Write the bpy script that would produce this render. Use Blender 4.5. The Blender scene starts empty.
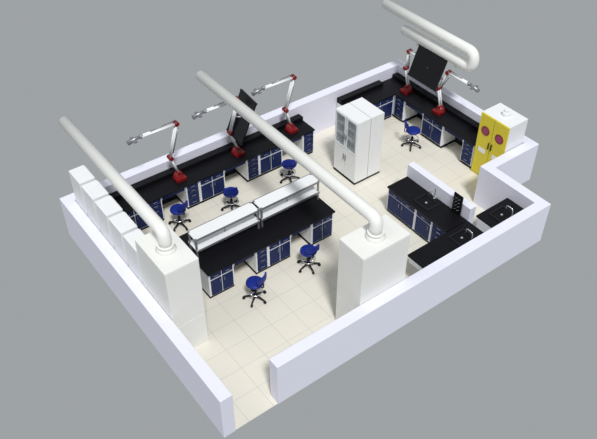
import bpy, bmesh, math
from mathutils import Vector, Matrix
S=bpy.context.scene
S.view_settings.view_transform='Standard'
try: S.view_settings.look='None'
except Exception: pass

# ---------------------------------------------------------------- materials
def mat(name,col,rough=.5,metal=0,noise=.03,scale=6,alpha=None,spec=.5):
    m=bpy.data.materials.new(name); m.use_nodes=True
    nt=m.node_tree; b=nt.nodes['Principled BSDF']
    tc=nt.nodes.new('ShaderNodeTexCoord'); n=nt.nodes.new('ShaderNodeTexNoise'); n.inputs['Scale'].default_value=scale
    mx=nt.nodes.new('ShaderNodeMix'); mx.data_type='RGBA'
    mx.inputs[6].default_value=(*[c*(1-noise) for c in col],1); mx.inputs[7].default_value=(*[min(1,c*(1+noise)) for c in col],1)
    nt.links.new(tc.outputs['Object'],n.inputs['Vector']); nt.links.new(n.outputs['Fac'],mx.inputs[0]); nt.links.new(mx.outputs[2],b.inputs['Base Color'])
    b.inputs['Roughness'].default_value=rough; b.inputs['Metallic'].default_value=metal
    b.inputs['Specular IOR Level'].default_value=spec
    if alpha is not None: b.inputs['Alpha'].default_value=alpha
    return m
WALL=mat('wall_paint',(.78,.78,.89),.7,noise=.01)
WHITE=mat('white_laminate',(.82,.83,.84),.4)
HOOD=mat('hood_enamel',(.82,.82,.79),.45,noise=.01)
BLACK=mat('black_epoxy',(.006,.006,.008),.4,spec=.15)
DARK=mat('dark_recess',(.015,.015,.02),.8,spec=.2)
BLUE=mat('blue_door',(.006,.016,.085),.45,spec=.2)
SEAT=mat('blue_upholstery',(.006,.02,.22),.5,spec=.3)
RED=mat('red_plastic',(.20,.006,.008),.35)
YEL=mat('yellow_enamel',(.70,.58,.02),.4)
GREY=mat('grey_metal',(.30,.31,.33),.35,.6)
PIPE=mat('pipe_white',(.86,.86,.83),.4,noise=.01)
CHROME=mat('chrome',(.75,.76,.78),.2,.8)
GLASS=mat('sash_glass',(.50,.56,.58),.08,0)
CLEAR=mat('cabinet_glass',(.45,.52,.55),.05,0,alpha=.35)
FROST=mat('frosted_panel',(.62,.65,.68),.5)
PANEL=mat('black_panel',(.008,.008,.010),.3,spec=.25)
PURP=mat('warning_sign',(.30,.03,.12),.5)
BOTTLE=mat('amber_bottle',(.25,.12,.05),.3)
def floor_mat():
    m=bpy.data.materials.new('floor_tiles'); m.use_nodes=True; nt=m.node_tree; b=nt.nodes['Principled BSDF']
    tc=nt.nodes.new('ShaderNodeTexCoord'); br=nt.nodes.new('ShaderNodeTexBrick')
    br.offset=0; br.squash=1
    br.inputs['Scale'].default_value=1; br.inputs['Brick Width'].default_value=.6; br.inputs['Row Height'].default_value=.6
    br.inputs['Mortar Size'].default_value=.008; br.inputs['Mortar Smooth'].default_value=.3
    br.inputs['Color1'].default_value=(.76,.725,.635,1); br.inputs['Color2'].default_value=(.74,.705,.62,1); br.inputs['Mortar'].default_value=(.60,.58,.52,1)
    nt.links.new(tc.outputs['Object'],br.inputs['Vector']); nt.links.new(br.outputs['Color'],b.inputs['Base Color'])
    b.inputs['Roughness'].default_value=.35
    return m
FLOOR=floor_mat()

# ---------------------------------------------------------------- builder
class B:
    def __init__(s,name,M=None):
        s.n=name; s.bm=bmesh.new(); s.mats=[]; s.M=M or Matrix()
    def mi(s,m):
        if m not in s.mats: s.mats.append(m)
        return s.mats.index(m)
    def add(s,vs,fs,m,smooth=None):
        i=s.mi(m); V=[s.bm.verts.new(s.M@Vector(v)) for v in vs]
        for k,f in enumerate(fs):
            try: F=s.bm.faces.new([V[j] for j in f])
            except ValueError: continue
            F.material_index=i
            if smooth and smooth[k]: F.smooth=True
    def box(s,x0,y0,z0,x1,y1,z1,m):
        v=[(x0,y0,z0),(x1,y0,z0),(x1,y1,z0),(x0,y1,z0),(x0,y0,z1),(x1,y0,z1),(x1,y1,z1),(x0,y1,z1)]
        s.add(v,[(0,3,2,1),(4,5,6,7),(0,1,5,4),(1,2,6,5),(2,3,7,6),(3,0,4,7)],m)
    def obox(s,c,ax,ay,az,m):
        c=Vector(c);ax=Vector(ax);ay=Vector(ay);az=Vector(az)
        v=[c+ax*i+ay*j+az*k for (i,j,k) in ((-1,-1,-1),(1,-1,-1),(1,1,-1),(-1,1,-1),(-1,-1,1),(1,-1,1),(1,1,1),(-1,1,1))]
        s.add(v,[(0,3,2,1),(4,5,6,7),(0,1,5,4),(1,2,6,5),(2,3,7,6),(3,0,4,7)],m)
    def poly(s,pts,z0,z1,m):
        n=len(pts); v=[(x,y,z0) for x,y in pts]+[(x,y,z1) for x,y in pts]
        s.add(v,[tuple(reversed(range(n))),tuple(range(n,2*n))]+[(i,(i+1)%n,n+(i+1)%n,n+i) for i in range(n)],m)
    def tube(s,pts,r,m,n=20,cap=True):
        pts=[Vector(p) for p in pts]; rs=r if isinstance(r,(list,tuple)) else [r]*len(pts)
        vs=[];fs=[];sm=[]; up=None
        for i,p in enumerate(pts):
            if i==0: t=pts[1]-p
            elif i==len(pts)-1: t=p-pts[i-1]
            else: t=(pts[i+1]-p).normalized()+(p-pts[i-1]).normalized()
            if t.length<1e-9: t=pts[i]-pts[i-1] if i else Vector((0,0,1))
            if t.length<1e-9: t=Vector((0,0,1))
            t.normalize()
            if up is None: up=t.orthogonal().normalized()
            up=(up-t*up.dot(t)).normalized(); w=t.cross(up)
            for k in range(n):
                a=2*math.pi*k/n; vs.append(p+(up*math.cos(a)+w*math.sin(a))*rs[i])
        for i in range(len(pts)-1):
            for k in range(n):
                fs.append((i*n+k,i*n+(k+1)%n,(i+1)*n+(k+1)%n,(i+1)*n+k)); sm.append(True)
        if cap:
            fs.append(tuple(reversed(range(n)))); sm.append(False)
            fs.append(tuple(range((len(pts)-1)*n,len(pts)*n))); sm.append(False)
        s.add(vs,fs,m,sm)
    def lathe(s,c,prof,m,n=24):
        c=Vector(c); vs=[];fs=[];sm=[]
        for r,z in prof:
            for k in range(n):
                a=2*math.pi*k/n; vs.append(c+Vector((r*math.cos(a),r*math.sin(a),z)))
        for i in range(len(prof)-1):
            for k in range(n): fs.append((i*n+k,i*n+(k+1)%n,(i+1)*n+(k+1)%n,(i+1)*n+k)); sm.append(True)
        fs.append(tuple(reversed(range(n)))); fs.append(tuple(range((len(prof)-1)*n,len(prof)*n))); sm+=[False,False]
        s.add(vs,fs,m,sm)
    def ball(s,c,r,m,sz=1):
        s.lathe(c,[(max(.002,r*math.sin(a)),-r*sz*math.cos(a)) for a in [math.pi*k/10 for k in range(11)]],m,16)
    def fin(s,bevel=.006):
        bmesh.ops.recalc_face_normals(s.bm,faces=s.bm.faces)
        me=bpy.data.meshes.new(s.n); s.bm.to_mesh(me); s.bm.free()
        for m in s.mats: me.materials.append(m)
        o=bpy.data.objects.new(s.n,me); S.collection.objects.link(o)
        if bevel:
            md=o.modifiers.new('bevel','BEVEL'); md.width=bevel; md.segments=1; md.limit_method='ANGLE'; md.angle_limit=math.radians(50)
        return o
def fillet(pts,r,n=8):
    pts=[Vector(p) for p in pts]; out=[pts[0]]
    for i in range(1,len(pts)-1):
        a,b,c=pts[i-1],pts[i],pts[i+1]; u=(a-b).normalized(); v=(c-b).normalized()
        rr=min(r,(a-b).length*.49,(c-b).length*.49)
        for k in range(n+1):
            t=k/n; out.append((b+u*rr)*(1-t)**2+b*2*t*(1-t)+(b+v*rr)*t*t)
    out.append(pts[-1]); return out
def TM(x,y,ang,z=0): return Matrix.Translation((x,y,z))@Matrix.Rotation(math.radians(ang),4,'Z')

# ---------------------------------------------------------------- room
D=7.25; L=11.04; LR=9.37; YN=1.77; T=.27; H=1.2
b=B('floor'); b.poly([(0.02,0.02),(LR-.02,0.02),(LR-.02,YN+.02),(L-.02,YN+.02),(L-.02,D-.02),(0.02,D-.02)],-.015,0,FLOOR); b.fin(0)
def wall(n,x0,y0,x1,y1,h=H):
    b=B(n); b.box(x0,y0,0,x1,y1,h,WALL); b.fin(.004)
wall('wall_left',0,0,T,D)
wall('wall_back',T,D-T,L,D)
wall('wall_right',L-T,YN,L,D-T)
wall('wall_notch',LR-T,YN,L-T,YN+T)
wall('wall_right_front',LR-T,0,LR,YN)
wall('wall_front',1.30,0,LR-T,T)
wall('wall_partition',7.68,1.02,7.88,3.2)

# ---------------------------------------------------------------- benches
def fronts(b,Lx,pattern,ztop=.81,dep=.72):
    """local: x along the run, front at y=0, facing -y"""
    x=0; tot=sum(w for _,w in pattern); k=Lx/tot
    for t,w in pattern:
        w*=k; x1=x+w
        if t=='K':
            b.box(x,.04,ztop-.14,x1,dep*.9,ztop,WHITE)
            b.box(x+.03,.02,ztop-.125,x1-.03,.04,ztop-.02,BLUE)
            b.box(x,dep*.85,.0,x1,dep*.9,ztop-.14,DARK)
        else:
            b.box(x+.005,.05,0,x1-.005,dep,.09,DARK)
            b.box(x+.003,.02,.09,x1-.003,dep,ztop,WHITE)
            g=.035
            if t=='D':
                zs=[.11,.32,.53,.66,ztop-.01]
                for a,c in zip(zs[:-1],zs[1:]):
                    b.box(x+g,0,a+.008,x1-g,.02,c-.008,BLUE)
                    b.box(x+w/2-.06,-.02,(a+c)/2-.006,x1-w/2+.06,0,(a+c)/2+.006,GREY)
            else:
                n=2 if w>.62 else 1
                for i in range(n):
                    a=x+g+i*(w-2*g)/n+.01; c=x+g+(i+1)*(w-2*g)/n-.01
                    b.box(a,0,.12,c,.02,.59,BLUE); b.box(a,0,.635,c,.02,ztop-.03,BLUE)
                    hx=c-.05 if i==0 else a+.05
                    b.box(hx-.006,-.02,.44,hx+.006,0,.56,GREY)
                    b.box((a+c)/2-.06,-.02,.70,(a+c)/2+.06,0,.712,GREY)
        x=x1
def bench(name,x,y,ang,Lx,pattern,dep=.72,ledge=True):
    b=B(name,TM(x,y,ang)); fronts(b,Lx,pattern,dep=dep-.01)
    b.box(-.0,-.03,.81,Lx,dep,.855,BLACK)
    if ledge:
        b.box(0,dep-.2,.855,Lx,dep,.97,BLACK)
    return b.fin()
P=lambda s:[(c,{'C':.9,'K':.8,'D':.45,'S':.5}[c]) for c in s]
bench('laboratory_bench',1.02,6.24,0,6.0,P('CDKDCKDCKD'))
bench('laboratory_bench',1.0,3.52,90,3.43,P('CDKC'))
bench('laboratory_bench',8.4,6.24,0,1.62,P('DC'))
bench('laboratory_bench',10.04,6.96,-90,3.9,[('S',.75)]+P('DKCKD'))

def sink_bench(name,M,Lx,dep,pattern,sinks):
    b=B(name,M); fronts(b,Lx,pattern,dep=dep-.01)
    b.box(0,-.03,.81,Lx,dep,.85,BLACK)
    for sx in sinks:
        b.box(sx-.25,.12,.85,sx+.25,.15,.875,DARK); b.box(sx-.25,.50,.85,sx+.25,.53,.875,DARK)
        b.box(sx-.25,.15,.85,sx-.22,.50,.875,DARK); b.box(sx+.22,.15,.85,sx+.25,.50,.875,DARK)
        b.box(sx-.22,.15,.850,sx+.22,.50,.853,BLACK); b.tube([(sx,.32,.85),(sx,.32,.858)],.03,CHROME)
        z=.85; y=.60
        b.lathe((sx,y,z),[(.035,0),(.035,.02),(.02,.03),(.018,.08)],CHROME)
        b.tube(fillet([(sx,y,z+.06),(sx,y,z+.36),(sx,y-.2,z+.36),(sx,y-.2,z+.24)],.09),.014,CHROME,12)
        b.tube([(sx-.09,y,z+.07),(sx+.09,y,z+.07)],.012,CHROME,10)
        for s_ in (-1,1): b.tube([(sx+s_*.09,y,z+.04),(sx+s_*.09,y,z+.11)],.022,CHROME,10)
    return b.fin(.004)
sink_bench('sink_bench',TM(7.0,3.15,-90),2.1,.66,P('CSD'),[1.05])
sink_bench('sink_bench',TM(7.66,1.0,180),1.96,.70,P('CCK'),[.55])
sink_bench('sink_bench',TM(9.08,1.0,180),1.12,.70,P('C'),[.6])
b=B('drying_rack',TM(7.64,1.40,-90))
b.box(-.14,-.02,.852,.14,.02,1.42,BLACK)
for i in range(4):
    for j in range(3): b.tube([(-.09+.09*j,-.02,1.0+.11*i),(-.09+.09*j,-.11,1.04+.11*i)],.009,GREY,8)
b.fin()

# ---------------------------------------------------------------- island
b=B('island_bench',TM(1.7,3.22,0))
LI=3.6
fronts(b,LI,P('CKDCKC'),dep=.70)
b.M=TM(1.7+LI,3.22+1.45,180); fronts(b,LI,P('CKDCKC'),dep=.70)
b.M=TM(1.7,3.22,0)
b.box(-.02,-.03,.81,LI+.02,1.48,.855,BLACK)
b.box(0,.70,0,LI,.75,.81,WHITE)
b.fin()
for i in range(2):
    b=B('reagent_shelf',TM(1.76+i*1.78,3.22+.725,0,.856))
    w=1.72
    for x in (0.0,w-.04):
        b.box(x,-.17,0,x+.04,-.13,.60,GREY); b.box(x,.13,0,x+.04,.17,.60,GREY)
    b.box(w/2-.015,-.02,0,w/2+.015,.02,.56,GREY)
    b.box(.04,-.008,.28,w-.04,.008,.55,FROST)
    for z,hw in ((.24,.20),(.56,.18)):
        b.box(0,-hw,z,w,hw,z+.035,WHITE)
        b.box(0,-hw-.006,z-.01,w,-hw,z+.055,GREY); b.box(0,hw,z-.01,w,hw+.006,z+.055,GREY)
    b.fin(.003)

# ---------------------------------------------------------------- wall cabinets, left wall
for i in range(5):
    y0=3.55+i*.685
    b=B('wall_cabinet',TM(.28,y0,0))
    b.box(0,0,.98,.38,.60,2.15,WHITE)
    b.box(.38,.02,1.0,.40,.29,2.13,WHITE); b.box(.38,.31,1.0,.40,.58,2.13,WHITE)
    b.box(.40,.25,1.2,.42,.265,1.4,GREY); b.box(.40,.335,1.2,.42,.35,1.4,GREY)
    b.fin(.01)

# ---------------------------------------------------------------- fume hoods
def hood(M,W,Dp,Ht=2.5):
    """front faces -y local"""
    b=B('fume_hood',M)
    b.box(0,.0,0,W,Dp,.90,HOOD)
    b.box(.04,-.02,.08,W/2-.01,0,.78,BLUE); b.box(W/2+.01,-.02,.08,W-.04,0,.78,BLUE)
    b.box(W/2-.06,-.04,.4,W/2-.04,-.02,.55,GREY); b.box(W/2+.04,-.04,.4,W/2+.06,-.02,.55,GREY)
    b.box(.08,-.03,.86,W-.08,Dp-.06,.905,BLACK)
    b.box(0,0,.90,.08,Dp,Ht,HOOD); b.box(W-.08,0,.90,W,Dp,Ht,HOOD); b.box(0.08,Dp-.05,.90,W-.08,Dp,Ht,HOOD)
    b.box(.08,0,1.75,W-.08,.1,Ht,HOOD); b.box(.08,.1,Ht-.1,W-.08,Dp-.05,Ht,HOOD)
    b.box(.08,.03,1.25,W-.08,.05,1.78,GLASS); b.box(.08,.02,1.22,W-.08,.06,1.26,GREY)
    b.box(0,-.004,Ht,W,Dp,Ht+.03,HOOD)
    b.lathe((W/2,Dp/2,Ht+.03),[(.22,0),(.17,.05),(.15,.09)],HOOD)
    return b.fin()
hood(TM(1.04,2.26,90),1.24,.76)
hood(TM(4.88,1.04,180),1.26,.76)
def pipe(name,pts,r=.14,fil=.3):
    b=B(name); b.tube(fillet(pts,fil,12),r,PIPE,28,True); b.tube([Vector(pts[-1]),Vector(pts[-1])+Vector((0,0,.05))],r+.03,PIPE,28)
    return b.fin(0)
pipe('exhaust_duct',[(.66,7.55,3.0),(.66,2.88,3.0),(.66,2.88,2.622)])
pipe('exhaust_duct',[(4.25,7.40,3.0),(4.25,.66,3.0),(4.25,.66,2.622)])
b=B('exhaust_duct'); X=10.5
b.tube(fillet([(X,7.45,3.08),(X,3.95,3.08),(X,3.95,2.62),(X,6.6,2.62)],.23,12),.145,PIPE,28)
b.tube([(X,6.0,2.62),(X,6.0,2.42)],.06,PIPE); b.tube([(X,4.5,2.62),(X,4.5,2.42)],.06,PIPE)
b.fin(0)

# ---------------------------------------------------------------- extraction arms
def arm(x,y,ang,z=.86,reach=.95,panel=None,zt=2.5,lean=.12):
    b=B('extraction_arm',TM(x,y,ang,z))
    b.lathe((0,0,0),[(.15,0),(.15,.04),(.13,.10),(.10,.16),(.06,.20)],RED)
    b.box(-.14,-.19,0,.14,-.02,.08,RED); b.box(-.05,-.10,.08,.05,.05,.22,RED)
    e=Vector((lean,0,zt-z)); m=Vector((-.16,0,.72))
    for dy in (-.035,.035):
        b.tube([(0,dy,.18),m+Vector((0,dy,0))],.026,WHITE,14)
        b.tube([m+Vector((0,dy,0)),e+Vector((0,dy,0))],.026,WHITE,14)
    b.tube([m+Vector((0,-.08,0)),m+Vector((0,.08,0))],.06,RED,16)
    b.tube([m+Vector((.1,0,.1)),e+Vector((.04,0,-.15))],.014,GREY,8)
    b.tube([e+Vector((0,-.07,0)),e+Vector((0,.07,0))],.06,RED,18)
    t=e+Vector((-reach,-.0,.02)); sg=1 if reach>0 else -1
    for dy in (-.03,.03): b.tube([e+Vector((0,dy,0)),t+Vector((0,dy,0))],.026,WHITE,14)
    b.tube([e+Vector((0,0,.09)),t+Vector((.25*sg,0,.05))],.012,GREY,8)
    b.ball(t,.055,GREY)
    b.tube([t,t+Vector((-.12*sg,0,.0)),t+Vector((-.36*sg,0,-.05))],[.035,.04,.06],GREY,16)
    b.obox(t+Vector((-.2*sg,0,-.02)),(.04,0,0),(0,.13,0),(0,0,.012),GREY)
    if panel:
        c,ax,az=[Vector(v) for v in panel]
        Mi=b.M.inverted(); c=Mi@c; ax=Mi.to_3x3()@ax; az=Mi.to_3x3()@az
        n=ax.cross(az).normalized()*.02
        b.obox(c,ax,n,az,PANEL)
        for sgn in (-1,1):
            b.obox(c+az*sgn,ax*1.02,n*1.4,az.normalized()*.02,DARK)
        b.tube([(m+e)/2,c],.03,GREY,10)
    return b.fin(0)
arm(2.9,6.60,0)
arm(4.68,6.60,0,panel=((4.78,6.42,2.06),(-.05,-.42,.02),(.26,.02,.50)))
arm(6.45,6.60,0)
arm(10.40,6.1,-90,reach=-.5,zt=2.15,lean=-.1)
arm(10.40,4.75,-90,reach=-.75,zt=2.2,lean=.1,panel=((10.25,5.30,2.10),(0,-.55,0),(.16,0,.42)))

# ---------------------------------------------------------------- tall cabinets
def tall_cab(M,glass):
    b=B('storage_cabinet',M); W=.9;Dp=.45;Hh=2.0
    b.box(0,0,0,W,Dp,.06,DARK)
    if glass:
        b.box(0,.02,.06,W,Dp,.94,WHITE)
        b.box(0,.02,.94,.03,Dp,Hh,WHITE); b.box(W-.03,.02,.94,W,Dp,Hh,WHITE)
        b.box(.03,Dp-.03,.94,W-.03,Dp,Hh,WHITE); b.box(.03,.02,Hh-.03,W-.03,Dp-.03,Hh,WHITE)
        for z in (1.28,1.62): b.box(.03,.04,z,W-.03,Dp-.03,z+.02,WHITE)
        for z in (.94,1.30,1.64):
            for k in range(6):
                x=.1+.14*k
                b.lathe((x,.18,z),[(.035,0),(.035,.12),(.015,.15),(.015,.18)],BOTTLE if (k+int(z*10))%3 else GREY,12)
    else: b.box(0,.02,.06,W,Dp,Hh,WHITE)
    for i in range(2):
        a=.01+i*W/2; c=W/2-.01+i*W/2
        b.box(a,0,.08,c,.02,.92,WHITE)
        if glass:
            b.box(a,0,.95,a+.05,.02,1.98,WHITE); b.box(c-.05,0,.95,c,.02,1.98,WHITE)
            b.box(a+.05,0,.95,c-.05,.02,1.01,WHITE); b.box(a+.05,0,1.92,c-.05,.02,1.98,WHITE)
            b.box(a+.05,.008,1.01,c-.05,.012,1.92,CLEAR)
        else: b.box(a,0,.95,c,.02,1.98,WHITE)
        hx=c-.03 if i==0 else a+.03
        for z in (.6,1.25): b.box(hx-.01,-.025,z,hx+.01,0,z+.18,GREY)
    b.fin(.004)
tall_cab(TM(7.02,5.36,-90),True)
tall_cab(TM(7.94,4.46,90),False)

# ---------------------------------------------------------------- safety cabinet
b=B('safety_cabinet',TM(10.04,3.02,-90)); W=.95;Hh=1.95
b.box(0,.02,0,W,.70,Hh,WHITE)
b.box(0,.0,.0,W,.03,.06,YEL)
for i in range(2):
    a=.01+i*W/2; c=W/2-.005+i*W/2
    b.box(a,-.02,.06,c,.02,Hh-.01,YEL)
    m=(a+c)/2
    b.tube([(m,-.02,1.48),(m,-.028,1.48)],.14,RED,28); b.tube([(m,-.028,1.48),(m,-.032,1.48)],.10,PURP,28)
    b.box(m-.12,-.026,.78,m+.12,-.02,.92,WHITE)
    hx=c-.04 if i==0 else a+.04
    b.box(hx-.012,-.045,1.0,hx+.012,-.02,1.2,DARK)
b.tube([(.47,.38,Hh),(.47,.38,Hh+.10)],[.11,.10],WHITE); b.tube([(.47,.38,Hh+.10),(.47,.38,Hh+.16)],.06,WHITE)
b.fin()

# ---------------------------------------------------------------- lab stools
def stool(x,y,ang):
    b=B('lab_stool',TM(x,y,ang))
    for k in range(5):
        a=2*math.pi*k/5+.3; c,s_=math.cos(a),math.sin(a)
        b.tube([(0,0,.13),(.27*c,.27*s_,.085)],[.028,.018],DARK,8)
        b.tube([(.27*c-.02*s_,.27*s_+.02*c,.035),(.27*c+.02*s_,.27*s_-.02*c,.035)],.035,DARK,12)
        b.tube([(.27*c,.27*s_,.05),(.27*c,.27*s_,.10)],.012,DARK,8)
    b.tube([(0,0,.08),(0,0,.30)],.035,DARK,14); b.tube([(0,0,.30),(0,0,.50)],.02,CHROME,14)
    ring=[(.17*math.cos(t),.17*math.sin(t),.27) for t in [2*math.pi*k/24 for k in range(25)]]
    b.tube(ring,.010,CHROME,8,False)
    for k in range(3):
        a=2*math.pi*k/3; b.tube([(0,0,.27),(.17*math.cos(a),.17*math.sin(a),.27)],.008,CHROME,8)
    b.lathe((0,0,.50),[(.10,0),(.19,.01),(.205,.035),(.20,.06),(.16,.078),(.01,.08)],SEAT)
    b.tube(fillet([(0,.05,.50),(0,.25,.50),(0,.25,.78)],.06),.014,DARK,8)
    vs=[];n=8
    for zz,dd in ((.70,0),(.86,0),(.86,.035),(.70,.035)):
        for k in range(n+1):
            a=math.radians(55+70*k/n); r=.25+dd-.02; vs.append((r*math.cos(a)*1.15,r*math.sin(a),zz))
    m=n+1; fs=[]
    for j in range(4):
        for k in range(n): fs.append((j*m+k,j*m+k+1,((j+1)%4)*m+k+1,((j+1)%4)*m+k))
    fs.append((0,m,2*m,3*m)); fs.append((m-1,2*m-1,3*m-1,4*m-1))
    b.add(vs,fs,SEAT)
    b.fin(0)
stool(3.85,5.65,150); stool(2.55,2.65,200); stool(4.15,2.74,170); stool(5.75,5.7,160); stool(9.5,4.85,60); stool(2.42,5.88,190)

# ---------------------------------------------------------------- camera, light
c=bpy.data.cameras.new('camera'); co=bpy.data.objects.new('camera',c); S.collection.objects.link(co); S.camera=co
c.sensor_width=36; c.lens=36*759.2/597; c.clip_end=200
F=Vector((.5978*.7425,.8016*.7425,-.6698)); R=Vector((.8016,-.5978,0)); U=R.cross(F)
Mx=Matrix((R,U,-F)).transposed().to_4x4(); Mx.translation=(-3.717,-7.415,13.123); co.matrix_world=Mx
w=bpy.data.worlds.new('world'); S.world=w; w.use_nodes=True
w.node_tree.nodes['Background'].inputs[0].default_value=(.345,.365,.375,1); w.node_tree.nodes['Background'].inputs[1].default_value=1
def sun(n,d,s,ang,col=(1,1,1)):
    l=bpy.data.lights.new(n,'SUN'); l.energy=s; l.angle=math.radians(ang); l.color=col
    o=bpy.data.objects.new(n,l); S.collection.objects.link(o); o.rotation_euler=Vector(d).to_track_quat('-Z','Y').to_euler(); o.location=(0,0,10)
sun('sun_key',(.30,.70,-1.2),2.6,9)
sun('sun_fill',(.8,-.3,-1.2),.4,30)
